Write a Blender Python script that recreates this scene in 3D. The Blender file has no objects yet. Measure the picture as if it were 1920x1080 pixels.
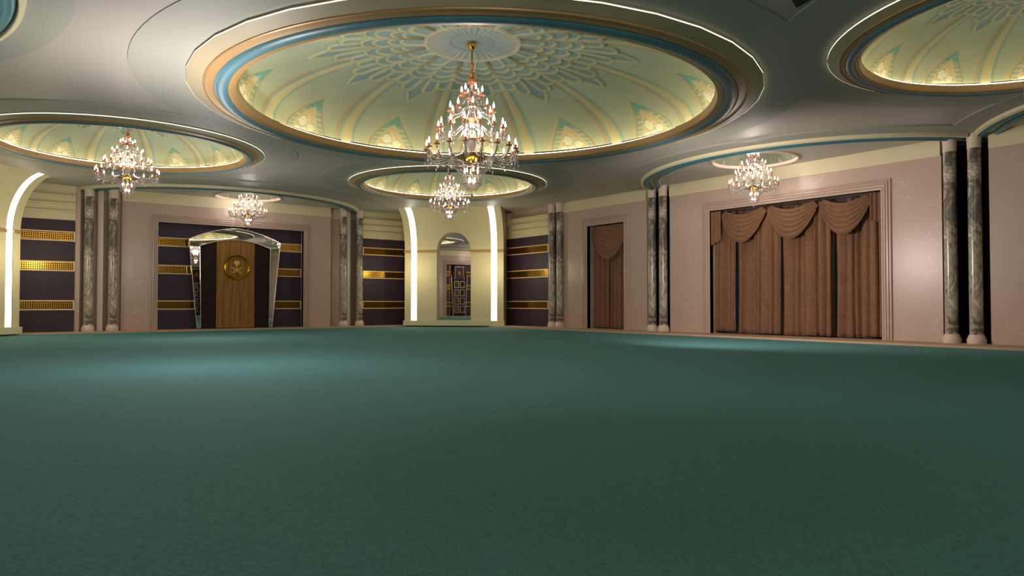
import bpy, bmesh, math, random
from mathutils import Vector, Matrix
from math import sin, cos, pi, radians, sqrt
random.seed(7)
SC = bpy.context.scene
COL = SC.collection

# ------------------------------------------------------------------ camera, world, exposure
cam_d = bpy.data.cameras.new('camera'); cam = bpy.data.objects.new('camera', cam_d); COL.objects.link(cam)
cam_d.sensor_width = 36; cam_d.lens = 1328.2 / 1920 * 36; cam_d.clip_end = 300; cam_d.clip_start = 0.05
cam.location = (0, 0, 1.2)
cam.rotation_euler = (radians(90 + 1.268), 0, -radians(37.703))
SC.camera = cam
W = bpy.data.worlds.new('world'); SC.world = W; W.use_nodes = True
W.node_tree.nodes['Background'].inputs[0].default_value = (0.02, 0.02, 0.02, 1)
W.node_tree.nodes['Background'].inputs[1].default_value = 0.2
SC.view_settings.view_transform = 'Standard'; SC.view_settings.look = 'None'
SC.view_settings.gamma = 1; SC.view_settings.use_curve_mapping = False
SC.view_settings.exposure = 0.15
try:
    SC.cycles.use_denoising = True
    SC.cycles.max_bounces = 8; SC.cycles.diffuse_bounces = 5; SC.cycles.glossy_bounces = 4
    SC.cycles.transmission_bounces = 5; SC.cycles.transparent_max_bounces = 12
    SC.cycles.sample_clamp_indirect = 4.0; SC.cycles.sample_clamp_direct = 0
    SC.cycles.caustics_reflective = False; SC.cycles.caustics_refractive = False
except Exception: pass

def light(name, loc, e, col, r=0.4, kind='POINT', rot=None, **kw):
    d = bpy.data.lights.new(name, kind); d.energy = e; d.color = col
    if kind in ('POINT', 'SPOT'): d.shadow_soft_size = r
    for k, v in kw.items(): setattr(d, k, v)
    o = bpy.data.objects.new(name, d); COL.objects.link(o); o.location = loc
    if rot: o.rotation_euler = rot
    return o
WARM = (1.0, 0.90, 0.82)
# soft lamps without fixtures: for pools of light, two added to brighten walls
light('fixtureless_lamp', (3.9, 15.0, 3.3), 330, (1.0, 0.90, 0.88), 0.6)
light('uplight', (4.0, 16.0, 2.0), 800, (1.0, 0.90, 0.87), 0.25, kind='SPOT', rot=(radians(180), 0, 0), spot_size=radians(118), spot_blend=1.0)
light('downlight', (16.7, 21.8, 6.2), 900, (1.0, 0.92, 0.86), 0.08, kind='SPOT', rot=(0, 0, 0), spot_size=radians(95), spot_blend=1.0)
light('fixtureless_lamp', (15.0, 13.5, 3.0), 1500, (1.0, 0.87, 0.80), 0.6, kind='SPOT', rot=(0, radians(-90), 0), spot_size=radians(145), spot_blend=1.0)  # added to brighten the right wall, has no fixture
light('fixtureless_lamp', (7.0, 27.0, 3.3), 260, (1.0, 0.88, 0.82), 0.8)  # added fill for the far wall, has no fixture
CH_E = 150

# ------------------------------------------------------------------ helpers
def lin(h):
    h = h.lstrip('#'); o = []
    for i in (0, 2, 4):
        c = int(h[i:i + 2], 16) / 255
        o.append(c / 12.92 if c <= 0.04045 else ((c + 0.055) / 1.055) ** 2.4)
    return (*o, 1)
def mat(name, col, rough=0.5, metal=0.0, emis=None, es=0.0, noise=0.0, nscale=8.0, trans=0.0, bump=0.0, bscale=60, spec=0.5, alpha=1.0):
    m = bpy.data.materials.new(name); m.use_nodes = True
    nt = m.node_tree; b = nt.nodes['Principled BSDF']
    c = lin(col) if isinstance(col, str) else (*col, 1) if len(col) == 3 else col
    b.inputs['Base Color'].default_value = c
    b.inputs['Roughness'].default_value = rough; b.inputs['Metallic'].default_value = metal
    b.inputs['Specular IOR Level'].default_value = spec
    if trans: b.inputs['Transmission Weight'].default_value = trans; b.inputs['IOR'].default_value = 1.3
    if alpha < 1: b.inputs['Alpha'].default_value = alpha
    if emis is not None:
        b.inputs['Emission Color'].default_value = lin(emis) if isinstance(emis, str) else (*emis, 1)
        b.inputs['Emission Strength'].default_value = es
    tc = nt.nodes.new('ShaderNodeTexCoord')
    if noise > 0:
        n = nt.nodes.new('ShaderNodeTexNoise'); n.inputs['Scale'].default_value = nscale; n.inputs['Detail'].default_value = 4
        nt.links.new(tc.outputs['Object'], n.inputs['Vector'])
        mx = nt.nodes.new('ShaderNodeMix'); mx.data_type = 'RGBA'
        mx.inputs[6].default_value = tuple(v * (1 - noise) for v in c[:3]) + (1,)
        mx.inputs[7].default_value = tuple(min(1, v * (1 + noise)) for v in c[:3]) + (1,)
        nt.links.new(n.outputs['Fac'], mx.inputs[0]); nt.links.new(mx.outputs[2], b.inputs['Base Color'])
    if bump > 0:
        n2 = nt.nodes.new('ShaderNodeTexNoise'); n2.inputs['Scale'].default_value = bscale; n2.inputs['Detail'].default_value = 3
        nt.links.new(tc.outputs['Object'], n2.inputs['Vector'])
        bp = nt.nodes.new('ShaderNodeBump'); bp.inputs['Strength'].default_value = bump; bp.inputs['Distance'].default_value = 0.01
        nt.links.new(n2.outputs['Fac'], bp.inputs['Height']); nt.links.new(bp.outputs[0], b.inputs['Normal'])
    return m

class MB:
    def __init__(s): s.v = []; s.f = []; s.m = []; s.c = None
    def add(s, vs, fs, mi=0):
        o = len(s.v); s.v += [Vector(p) for p in vs]; s.f += [tuple(i + o for i in f) for f in fs]; s.m += [mi] * len(fs); return s
    def box(s, fr, u0, u1, d0, d1, z0, z1, mi=0):
        P = [fr(u, d, z) for z in (z0, z1) for d in (d0, d1) for u in (u0, u1)]
        return s.add(P, [(0, 1, 3, 2), (4, 6, 7, 5), (0, 4, 5, 1), (2, 3, 7, 6), (0, 2, 6, 4), (1, 5, 7, 3)], mi)
    def lathe(s, prof, n=48, c=(0, 0, 0), a0=0.0, a1=2 * pi, mi=0, ok=None):
        full = abs(a1 - a0 - 2 * pi) < 1e-6; k = n if full else n + 1; L = len(prof)
        vs = []
        for i in range(k):
            a = a0 + (a1 - a0) * i / n
            for r, z in prof: vs.append((c[0] + r * cos(a), c[1] + r * sin(a), c[2] + z))
        fs = []
        for i in range(n):
            j = (i + 1) % k
            if ok:
                a = a0 + (a1 - a0) * (i + .5) / n
                if not ok(a): continue
            for q in range(L - 1): fs.append((i * L + q, j * L + q, j * L + q + 1, i * L + q + 1))
        return s.add(vs, fs, mi)
    def tube(s, pts, r, n=8, mi=0, closed=False):
        pts = [Vector(p) for p in pts]; k = len(pts); vs = []; rr = r if isinstance(r, (list, tuple)) else [r] * k
        for i, p in enumerate(pts):
            a = pts[i - 1] if (i > 0 or closed) else p; b = pts[(i + 1) % k] if (i < k - 1 or closed) else p
            t = (b - a).normalized() if (b - a).length > 1e-9 else Vector((0, 0, 1))
            ref = Vector((0, 0, 1)) if abs(t.z) < 0.9 else Vector((1, 0, 0))
            x = t.cross(ref).normalized(); y = t.cross(x)
            for j in range(n):
                w = 2 * pi * j / n; vs.append(p + (x * cos(w) + y * sin(w)) * rr[i])
        fs = []
        for i in range(k if closed else k - 1):
            i2 = (i + 1) % k
            for j in range(n): fs.append((i * n + j, i * n + (j + 1) % n, i2 * n + (j + 1) % n, i2 * n + j))
        if not closed: fs += [tuple(range(n)), tuple((k - 1) * n + j for j in range(n))]
        return s.add(vs, fs, mi)
    def prism(s, poly, fr, d0, d1, mi=0):
        n = len(poly); P = [fr(u, d, z) for d in (d0, d1) for u, z in poly]
        return s.add(P, [tuple(range(n)), tuple(range(2 * n - 1, n - 1, -1))] + [(i, (i + 1) % n, n + (i + 1) % n, n + i) for i in range(n)], mi)
    def band(s, outer, inner, fr, d0, d1, mi=0, closed=False):
        """solid strip between two matching outlines (u,z)"""
        n = len(outer); rng = n if closed else n - 1
        P = [fr(u, d, z) for d in (d0, d1) for (u, z) in list(outer) + list(inner)]
        fs = []
        for i in range(rng):
            j = (i + 1) % n
            fs += [(i, j, n + j, n + i), (2 * n + i, 3 * n + i, 3 * n + j, 2 * n + j), (i, 2 * n + i, 2 * n + j, j), (n + i, n + j, 3 * n + j, 3 * n + i)]
        if not closed: fs += [(0, n, 3 * n, 2 * n), (n - 1, 3 * n - 1, 4 * n - 1, 2 * n - 1)]
        return s.add(P, fs, mi)
    def build(s, name, mats, parent=None, smooth=False, origin=None, auto=None):
        me = bpy.data.meshes.new(name); off = Vector((0, 0, 0))
        if parent is not None and parent.get('_w'): off = Vector(parent['_w'])
        if origin is not None: off = Vector(origin)
        me.from_pydata([p - off for p in s.v], [], s.f)
        mats = mats if isinstance(mats, (list, tuple)) else [mats]
        for m in mats: me.materials.append(m)
        if len(mats) > 1: me.polygons.foreach_set('material_index', s.m)
        bm = bmesh.new(); bm.from_mesh(me)
        lo_ = [v for v in bm.verts if not v.link_faces]
        if lo_: bmesh.ops.delete(bm, geom=lo_, context='VERTS')
        bmesh.ops.recalc_face_normals(bm, faces=bm.faces); bm.to_mesh(me); bm.free()
        if smooth:
            me.polygons.foreach_set('use_smooth', [True] * len(me.polygons))
            if auto: 
                try: me.set_sharp_from_angle(angle=radians(auto))
                except Exception: pass
        o = bpy.data.objects.new(name, me); COL.objects.link(o)
        if parent is not None: o.parent = parent
        elif origin is not None: o.location = origin
        return o
def tag(o, label=None, cat=None, group=None, kind=None):
    if label: o['label'] = label
    if cat: o['category'] = cat
    if group: o['group'] = group
    if kind: o['kind'] = kind
    return o
def thing(name, label, cat, loc=(0, 0, 0), rz=0.0, group=None, kind=None):
    """Empty; children built in world coordinates are shifted by its location (rz must be 0 for those)"""
    o = bpy.data.objects.new(name, None); COL.objects.link(o); o.location = loc; o.rotation_euler = (0, 0, rz)
    if rz == 0: o['_w'] = list(loc)
    o.empty_display_size = 0.2
    return tag(o, label, cat, group, kind)
def done(o):
    if '_w' in o: del o['_w']
def copy_tree(o, parent=None):
    c = o.copy(); COL.objects.link(c)
    if parent is not None: c.parent = parent
    for ch in list(o.children): copy_tree(ch, c)
    return c
def frame(O, T, N):
    O, T, N = Vector(O), Vector(T), Vector(N)
    return lambda u, d, z: O + T * u + N * d + Vector((0, 0, z))
LOC = lambda u, d, z: Vector((u, d, z))

XR, XL, YF, YN, H = 24.05, -3.05, 35.82, -6.70, 6.32
FR = frame((XR, 0, 0), (0, 1, 0), (-1, 0, 0))
FL_ = frame((XL, 0, 0), (0, 1, 0), (1, 0, 0))
FF = frame((0, YF, 0), (1, 0, 0), (0, -1, 0))
FN = frame((0, YN, 0), (1, 0, 0), (0, 1, 0))
KZ = -0.07

# ------------------------------------------------------------------ materials
def m_carpet():
    m = mat('teal_carpet', '#35675A', 0.9, noise=0.0, spec=0.2); nt = m.node_tree; b = nt.nodes['Principled BSDF']
    tc = nt.nodes.new('ShaderNodeTexCoord'); n = nt.nodes.new('ShaderNodeTexNoise'); n.inputs['Scale'].default_value = 38; n.inputs['Detail'].default_value = 6; n.inputs['Roughness'].default_value = 0.75
    nt.links.new(tc.outputs['Object'], n.inputs['Vector'])
    cr = nt.nodes.new('ShaderNodeValToRGB'); cr.color_ramp.elements[0].position = 0.3; cr.color_ramp.elements[1].position = 0.7
    cr.color_ramp.elements[0].color = lin('#406F70'); cr.color_ramp.elements[1].color = lin('#5B9094')
    nt.links.new(n.outputs['Fac'], cr.inputs[0]); nt.links.new(cr.outputs[0], b.inputs['Base Color'])
    bp = nt.nodes.new('ShaderNodeBump'); bp.inputs['Strength'].default_value = 0.5; bp.inputs['Distance'].default_value = 0.02
    nt.links.new(n.outputs['Fac'], bp.inputs['Height']); nt.links.new(bp.outputs[0], b.inputs['Normal'])
    b.inputs['Sheen Weight'].default_value = 0.12; b.inputs['Sheen Roughness'].default_value = 0.4; b.inputs['Sheen Tint'].default_value = lin('#7FB0A8')
    return m
def m_marble_wall():
    m = mat('pink_marble', '#B59B8A', 0.3, spec=0.35); nt = m.node_tree; b = nt.nodes['Principled BSDF']
    tc = nt.nodes.new('ShaderNodeTexCoord')
    nz = nt.nodes.new('ShaderNodeTexNoise'); nz.inputs['Scale'].default_value = 1.4; nz.inputs['Detail'].default_value = 5
    nt.links.new(tc.outputs['Object'], nz.inputs['Vector'])
    mx = nt.nodes.new('ShaderNodeMix'); mx.data_type = 'RGBA'; mx.blend_type = 'LINEAR_LIGHT'; mx.inputs[0].default_value = 0.55
    nt.links.new(tc.outputs['Object'], mx.inputs[6]); nt.links.new(nz.outputs['Color'], mx.inputs[7])
    v = nt.nodes.new('ShaderNodeTexVoronoi'); v.feature = 'DISTANCE_TO_EDGE'; v.inputs['Scale'].default_value = 0.75
    nt.links.new(mx.outputs[2], v.inputs['Vector'])
    r = nt.nodes.new('ShaderNodeMapRange'); r.inputs['From Min'].default_value = 0.0; r.inputs['From Max'].default_value = 0.018; r.inputs['To Min'].default_value = 1; r.inputs['To Max'].default_value = 0
    nt.links.new(v.outputs['Distance'], r.inputs['Value'])
    n2 = nt.nodes.new('ShaderNodeTexNoise'); n2.inputs['Scale'].default_value = 0.8; nt.links.new(tc.outputs['Object'], n2.inputs['Vector'])
    r2 = nt.nodes.new('ShaderNodeMapRange'); r2.inputs['From Min'].default_value = 0.46; r2.inputs['From Max'].default_value = 0.62; r2.inputs['To Max'].default_value = 0.75
    nt.links.new(n2.outputs['Fac'], r2.inputs['Value'])
    mu = nt.nodes.new('ShaderNodeMath'); mu.operation = 'MULTIPLY'; nt.links.new(r.outputs[0], mu.inputs[0]); nt.links.new(r2.outputs[0], mu.inputs[1])
    cm = nt.nodes.new('ShaderNodeMix'); cm.data_type = 'RGBA'; cm.inputs[6].default_value = lin('#BCA394'); cm.inputs[7].default_value = lin('#D0BEAD')
    nt.links.new(mu.outputs[0], cm.inputs[0]); nt.links.new(cm.outputs[2], b.inputs['Base Color'])
    return m
def m_column():
    m = mat('grey_marble', '#777777', 0.2); nt = m.node_tree; b = nt.nodes['Principled BSDF']
    tc = nt.nodes.new('ShaderNodeTexCoord'); mp = nt.nodes.new('ShaderNodeMapping'); mp.inputs['Scale'].default_value = (1.1, 1.1, 0.75); mp.inputs['Rotation'].default_value = (0.5, 0.35, 0)
    nt.links.new(tc.outputs['Object'], mp.inputs['Vector'])
    n = nt.nodes.new('ShaderNodeTexNoise'); n.inputs['Scale'].default_value = 1.25; n.inputs['Detail'].default_value = 10; n.inputs['Roughness'].default_value = 0.68; n.inputs['Distortion'].default_value = 1.0
    nt.links.new(mp.outputs[0], n.inputs['Vector'])
    cr = nt.nodes.new('ShaderNodeValToRGB'); e = cr.color_ramp.elements
    e[0].position = 0.33; e[0].color = lin('#4A423C'); e[1].position = 0.66; e[1].color = lin('#E6DCCC')
    for p, c in ((0.42, '#70655B'), (0.47, '#B5A999'), (0.51, '#857A6E'), (0.57, '#CABEAD')):
        q = e.new(p); q.color = lin(c)
    nt.links.new(n.outputs['Fac'], cr.inputs[0]); nt.links.new(cr.outputs[0], b.inputs['Base Color'])
    return m
def m_wood(name, c1, c2, sx, sz, rough=0.4):
    m = mat(name, c1, rough, spec=0.2); nt = m.node_tree; b = nt.nodes['Principled BSDF']
    tc = nt.nodes.new('ShaderNodeTexCoord'); mp = nt.nodes.new('ShaderNodeMapping'); mp.inputs['Scale'].default_value = (sx, 1, sz)
    nt.links.new(tc.outputs['Object'], mp.inputs['Vector'])
    n = nt.nodes.new('ShaderNodeTexNoise'); n.inputs['Scale'].default_value = 1.0; n.inputs['Detail'].default_value = 5
    nt.links.new(mp.outputs[0], n.inputs['Vector'])
    cr = nt.nodes.new('ShaderNodeValToRGB'); cr.color_ramp.elements[0].position = 0.36; cr.color_ramp.elements[1].position = 0.64
    cr.color_ramp.elements[0].color = lin(c1); cr.color_ramp.elements[1].color = lin(c2)
    nt.links.new(n.outputs['Fac'], cr.inputs[0]); nt.links.new(cr.outputs[0], b.inputs['Base Color'])
    return m
def m_lattice():
    m = mat('gold_lattice', '#C98A1E', 0.24, 0.9); nt = m.node_tree; b = nt.nodes['Principled BSDF']
    tc = nt.nodes.new('ShaderNodeTexCoord'); sp = nt.nodes.new('ShaderNodeSeparateXYZ'); nt.links.new(tc.outputs['Object'], sp.inputs[0])
    ad = nt.nodes.new('ShaderNodeMath'); ad.operation = 'ADD'; nt.links.new(sp.outputs[0], ad.inputs[0]); nt.links.new(sp.outputs[1], ad.inputs[1])
    cmb = nt.nodes.new('ShaderNodeCombineXYZ'); nt.links.new(ad.outputs[0], cmb.inputs[0]); nt.links.new(sp.outputs[2], cmb.inputs[1])
    mp = nt.nodes.new('ShaderNodeMapping'); mp.inputs['Rotation'].default_value = (0, 0, radians(45)); mp.inputs['Scale'].default_value = (18, 18, 1)
    nt.links.new(cmb.outputs[0], mp.inputs['Vector'])
    ck = nt.nodes.new('ShaderNodeTexChecker'); ck.inputs['Scale'].default_value = 1.0
    ck.inputs['Color1'].default_value = lin('#A27A26'); ck.inputs['Color2'].default_value = lin('#10120A')
    nt.links.new(mp.outputs[0], ck.inputs['Vector']); nt.links.new(ck.outputs[0], b.inputs['Base Color'])
    return m
def m_fabric():
    m = mat('brown_linen', '#6E4B36', 0.85, spec=0.2); nt = m.node_tree; b = nt.nodes['Principled BSDF']
    tc = nt.nodes.new('ShaderNodeTexCoord')
    def st(scale):
        mp = nt.nodes.new('ShaderNodeMapping'); mp.inputs['Scale'].default_value = scale; nt.links.new(tc.outputs['Object'], mp.inputs['Vector'])
        n = nt.nodes.new('ShaderNodeTexNoise'); n.inputs['Scale'].default_value = 1; n.inputs['Detail'].default_value = 2; nt.links.new(mp.outputs[0], n.inputs['Vector']); return n
    a, c = st((45, 45, 2.5)), st((4, 4, 55))
    mx = nt.nodes.new('ShaderNodeMath'); mx.operation = 'ADD'; nt.links.new(a.outputs['Fac'], mx.inputs[0]); nt.links.new(c.outputs['Fac'], mx.inputs[1])
    cr = nt.nodes.new('ShaderNodeMapRange'); cr.inputs['From Min'].default_value = 0.7; cr.inputs['From Max'].default_value = 1.3
    nt.links.new(mx.outputs[0], cr.inputs['Value'])
    mc = nt.nodes.new('ShaderNodeMix'); mc.data_type = 'RGBA'; mc.inputs[6].default_value = lin('#704E39'); mc.inputs[7].default_value = lin('#91694E')
    nt.links.new(cr.outputs[0], mc.inputs[0]); nt.links.new(mc.outputs[2], b.inputs['Base Color'])
    b.inputs['Sheen Weight'].default_value = 0.15
    return m
def m_dome():
    m = mat('painted_plaster', '#FFFFFF', 0.75, spec=0.3); nt = m.node_tree; b = nt.nodes['Principled BSDF']
    at = nt.nodes.new('ShaderNodeAttribute'); at.attribute_name = 'paint'
    tc = nt.nodes.new('ShaderNodeTexCoord'); n = nt.nodes.new('ShaderNodeTexNoise'); n.inputs['Scale'].default_value = 0.9; n.inputs['Detail'].default_value = 6
    nt.links.new(tc.outputs['Object'], n.inputs['Vector'])
    r = nt.nodes.new('ShaderNodeMapRange'); r.inputs['From Min'].default_value = 0.3; r.inputs['From Max'].default_value = 0.7; r.inputs['To Min'].default_value = 0.9; r.inputs['To Max'].default_value = 1.08
    nt.links.new(n.outputs['Fac'], r.inputs['Value'])
    vm = nt.nodes.new('ShaderNodeVectorMath'); vm.operation = 'SCALE'
    nt.links.new(at.outputs['Color'], vm.inputs[0]); nt.links.new(r.outputs[0], vm.inputs['Scale']); nt.links.new(vm.outputs[0], b.inputs['Base Color'])
    return m
M = dict(
    carpet=m_carpet(), marble=m_marble_wall(), column=m_column(),
    ceiling=mat('satin_plaster', '#B1ACA4', 0.45, noise=0.02, nscale=0.8, spec=0.35),
    disc=mat('bounce_tinted_plaster', '#A4A59B', 0.55, noise=0.02, nscale=0.8, spec=0.3),  # same plaster as the ceiling, greenish bounce light put into its colour
    cream=mat('cream_plaster', '#D6C9A2', 0.5, noise=0.03, nscale=2),
    creamband=mat('cream_cornice', '#D6CAA4', 0.45, noise=0.03, nscale=2),
    beige=mat('beige_paint', '#B0A484', 0.5, noise=0.03, nscale=2),
    peach=mat('peach_gold_paint', '#B28C57', 0.42, 0.15, noise=0.04, nscale=2),
    gold=mat('gold_paint', '#B98A35', 0.25, 0.6, noise=0.04, nscale=2),
    blue=mat('blue_paint', '#4F7D89', 0.4, noise=0.04, nscale=2),
    teal=mat('teal_paint', '#3A747E', 0.4, noise=0.04, nscale=2),
    stone=mat('pale_stone', '#D9C3B2', 0.4, noise=0.05, nscale=6),
    kerb=mat('beige_kerb_carpet', '#C0A082', 0.8, noise=0.12, nscale=60, bump=0.3, bscale=90),
    purple=mat('purple_fabric_panel', '#301B30', 0.6, noise=0.06, nscale=3),
    lattice=m_lattice(), bandframe=mat('pale_gold_frame', '#E3B98C', 0.4, 0.1, noise=0.03),
    black=mat('void_black', '#050605', 0.9, spec=0.1, noise=0.05),
    led=mat('led_strip', '#FFFFFF', 0.5, emis=(1.0, 0.93, 0.72), es=3.0),
    ringled=mat('ring_led', '#FFFFFF', 0.5, emis=(1.0, 0.92, 0.66), es=1.5),
    cove=mat('cove_led', '#FFFFFF', 0.5, emis=(1.0, 0.90, 0.60), es=7.0),
    bulb=mat('flame_bulb', '#FFFFFF', 0.3, emis=(1.0, 0.93, 0.86), es=14),
    glass=mat('crystal', '#BBB0A8', 0.12, trans=0.35, spec=0.8, noise=0.02),
    crystal=mat('cut_crystal', '#D8CEC6', 0.06, trans=0.45, spec=0.9, noise=0.02),
    copper=mat('rose_copper', '#D99873', 0.28, 0.7, noise=0.05),
    brass=mat('polished_brass', '#C99A2E', 0.2, 1.0, noise=0.04),
    darkwood=m_wood('dark_wenge', '#1E0E0B', '#301A14', 1.5, 14, 0.6),
    lightwood=m_wood('zebra_wood', '#75501F', '#A97F3C', 26, 0.5, 0.4),
    mirror=mat('mirror_glass', '#E8E4E0', 0.015, 1.0, noise=0.005), silver=mat('silver_trim', '#D8D4D0', 0.2, 0.8, noise=0.02),
    fabric=m_fabric(), pane=mat('dusk_window_glass', '#2E363F', 0.3, noise=0.03, emis='#39424E', es=0.08),
    emblem=mat('satin_gold', '#E6B868', 0.4, 0.15, noise=0.03), dome=m_dome(),
    grout=mat('dark_mosaic', '#20231D', 0.8, noise=0.4, nscale=40),
)

# ------------------------------------------------------------------ floor, kerb, ceiling
o = MB().add([(XL - .3, YN - .3, KZ), (XR + .3, YN - .3, KZ), (XR + .3, YF + .3, KZ), (XL - .3, YF + .3, KZ)], [(0, 1, 2, 3)]).build('floor', M['carpet'])
tag(o, 'teal green carpet covering the whole empty hall', 'carpet', kind='structure')
kb = [(FR, YN, YF, 1.5, 'right'), (FL_, YN, YF, 1.5, 'left'), (FF, XL, XR, .95, 'far'), (FN, XL, XR, .95, 'near')]
for fr, a, b, w, s in kb:
    e = 1.5 if s in ('far', 'near') else 0
    o = MB().box(fr, a + e, b - e, -.35, w, KZ - .05, 0).build('baseboard_' + s, M['kerb'])
    tag(o, f'low beige carpeted kerb along the foot of the {s} wall', 'kerb', kind='structure')

from mathutils.geometry import delaunay_2d_cdt
def plate(name, outer, holes, z, m):
    pts = [Vector(p) for p in outer]; ed = [(i, (i + 1) % len(pts)) for i in range(len(pts))]
    for (cx, cy, r) in holes:
        k = len(pts); n = 144
        pts += [Vector((cx + r * cos(2 * pi * i / n), cy + r * sin(2 * pi * i / n))) for i in range(n)]
        ed += [(k + i, k + (i + 1) % n) for i in range(n)]
    v, e_, f, *_r = delaunay_2d_cdt(pts, ed, [], 0, 1e-5)
    keep = []
    for t in f:
        c = sum((v[i] for i in t), Vector((0, 0))) / len(t)
        if all((c - Vector((h[0], h[1]))).length > h[2] * .9999 for h in holes): keep.append(tuple(t))
    return MB().add([(p.x, p.y, z) for p in v], keep).build(name, m)
DOMES = [('C', 10.57, 15.03, 1.0), ('L', 4.12, 25.78, 0.605), ('K', 16.22, 25.38, 0.595), ('R', 16.1, 4.02, 0.58), ('N', 4.3, 4.1, 0.59)]
BD = [(22.17, 14.58, 1.43, 'right'), (10.67, 34.4, 1.45, 'far'), (-1.2, 14.58, 1.43, 'left')]
o = plate('ceiling', [(XL - 1, YN - 1), (XR + 1.2, YN - 1), (XR + 1.2, YF + 1), (XL - 1, YF + 1)],
          [(x, y, 6.3 * s) for _, x, y, s in DOMES] + [(x, y, r) for x, y, r, _ in BD], H, M['ceiling'])
tag(o, 'pale grey satin plaster ceiling with round dome openings', 'ceiling', kind='structure')

# ------------------------------------------------------------------ painted domes
import numpy as np
def paint(theta_deg, phi_deg):
    """colour (linear) and relief at angle theta and elevation phi (0 rim, 90 crown); arrays"""
    th = np.asarray(theta_deg); ph = np.asarray(phi_deg); rho = np.cos(np.radians(ph))
    a = (th - 24.0 + 15.0) % 30.0 - 15.0; u = a / 15.0; X = rho * np.sin(np.radians(a))
    C = lambda h: np.array(lin(h)[:3])
    base = C('#A7AE93')[None] * np.ones((len(th), 1)); base2 = C('#9FB0A0')
    k = np.clip((0.85 - rho) / 0.5, 0, 1)[:, None]; col = base * (1 - k) + base2 * k
    rel = np.zeros(len(th))
    def put(mask, h, al=1.0):
        w = (np.clip(mask, 0, 1) * al)[:, None]; col[:] = col * (1 - w) + C(h)[None] * w
    sm = lambda d, w: np.clip((w - d) / (0.35 * w) , 0, 1)
    # ribs at the sector edges
    ur = 15.0 - np.abs(a); Xr = rho * np.sin(np.radians(ur)) ; sg = np.sign(a)
    wr = 0.015 + 0.017 * np.clip((rho - .35) / .65, 0, 1) ** 1.5
    mk = (rho > 0.2)
    put(sm(np.abs(Xr - wr * 1.9) , 0.010) * mk * (sg < 0) * (rho > .5), '#B98A4E', 0.6)
    put(sm(np.abs(Xr - wr * 1.25), 0.008) * mk * (rho > .45), '#6E9A94', 0.6)
    put(sm(Xr, wr) * mk, '#BDB388')
    rel = np.maximum(rel, sm(Xr, wr) * mk * .7)
    # loops (leaves), outermost first: (centre offset, half width, tip, pointed, start)
    def loop(xc, hw, tip, pointed=False, start=0.2, sw=0.0115, fan=0.0):
        nonlocal rel
        xx = X - xc * (rho / tip); yy = rho - tip
        if pointed:
            L = hw * 3.2; t = np.clip(-yy / L, 0, 1); half = hw * np.sin(t * pi / 2) ** 0.8
            d = (np.abs(xx) - half); ins = (yy < 0) & (rho > start)
            edge = np.abs(d)
        else:
            q = np.where(yy > -hw, np.hypot(xx, yy + hw), np.abs(xx)); d = q - hw; ins = (rho > start) & (yy < 0.02); edge = np.abs(d)
        put(((d > 0) & (d < 0.022) & ins) * (1 - np.clip(d / .022, 0, 1)), '#4F8580', 0.8)  # teal shadow painted into the colour around each leaf
        put(((d <= 0) & ins) * 1.0, '#879F9C')
        put(((d <= 0) & (d > -0.02) & ins) * np.clip(1 + d / .02, 0, 1), '#5C8C8E', 0.75)
        put(sm(edge, sw) * ins, '#BDB68E')
        rel = np.where((d <= 0) & ins, 0.2, rel); rel = np.maximum(rel, sm(edge, sw) * ins)
    for s in (-1, 1): loop(s * .122, .024, .50)
    loop(0, .052, .70, True)
    for s in (-1, 1): loop(s * .058, .028, .60)
    for s in (-1, 1): loop(s * .108, .028, .545)
    for tip in (.465, .415, .350, .300):
        for s in (-1, 1): loop(s * tip * .125, tip * .112, tip, start=.19, sw=.0095)
    g_ = np.clip(1 - Xr / .020, 0, 1) * ((rho > .2) & (rho < .40)) * np.clip((.40 - rho) / .12, 0, 1)
    put(g_, '#6E5A34', .85)
    # rosette
    m = rho < .20
    fl = 0.5 + 0.5 * np.cos(np.radians(th * 36))
    put(m * 1.0, '#86A2A2'); put(m * (rho > .095) * np.clip(fl * 1.6 - .5, 0, 1), '#B3A694', .85)
    rel = np.where(m, 0.3 + 0.5 * fl * (rho > .095), rel)
    put(sm(np.abs(rho - .2), .010), '#BDB48C'); put(sm(np.abs(rho - .172), .007), '#B59A78')
    put((rho < .09) * 1.0, '#9BA7A0'); put(sm(np.abs(rho - .092), .006), '#7F9A98')
    rel = np.maximum(rel, sm(np.abs(rho - .2), .012) * 1.2)
    # pointed arches at the rim
    f = np.abs(u) / .50 + np.clip(ph / 32.0, 0, 2) ** 1.7
    put(((f > 1.0) & (f < 1.16)) * (u > 0), '#C2A878', 0.5)
    ins = f < 1.0
    put(ins * 1.0, '#C3BD92')
    put(((f > .93) & ins) * 1.0, '#9C9266')
    bandm = (f > .66) & (f < .93)
    cells = (ph % 4.6) > 1.1
    put((bandm & cells) * 1.0, '#95A690')
    put((ins & (f > .60) & (f < .95) & (ph > 22.5)) * 1.0, '#6BA496')
    inner = f < .64
    put(inner * 1.0, '#CDB483'); put((inner & (f > .55)) * 1.0, '#C4BC90'); put((f < .40) * np.clip((.40 - f) * 6, 0, 1), '#D3D2B6')
    lobe = np.hypot((u - .09) / .11, (ph - 9.5) / 5.5); put((lobe < 1) * 1.0, '#D9D7BD'); put(sm(np.abs(lobe - 1), .10) * inner, '#8E8C5C', .8)
    lobe = np.hypot((u + .13) / .10, (ph - 4.5) / 4.5); put((lobe < 1) * 1.0 * inner, '#DAD8BF'); put(sm(np.abs(lobe - 1), .10) * inner, '#8FA08A', .8)
    lobe = np.hypot((u - .2) / .09, (ph - 1.0) / 3.0); put((lobe < 1) * 1.0 * inner, '#DAD8BF'); put(sm(np.abs(lobe - 1), .10) * inner, '#8FA08A', .8)
    return col, rel
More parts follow.
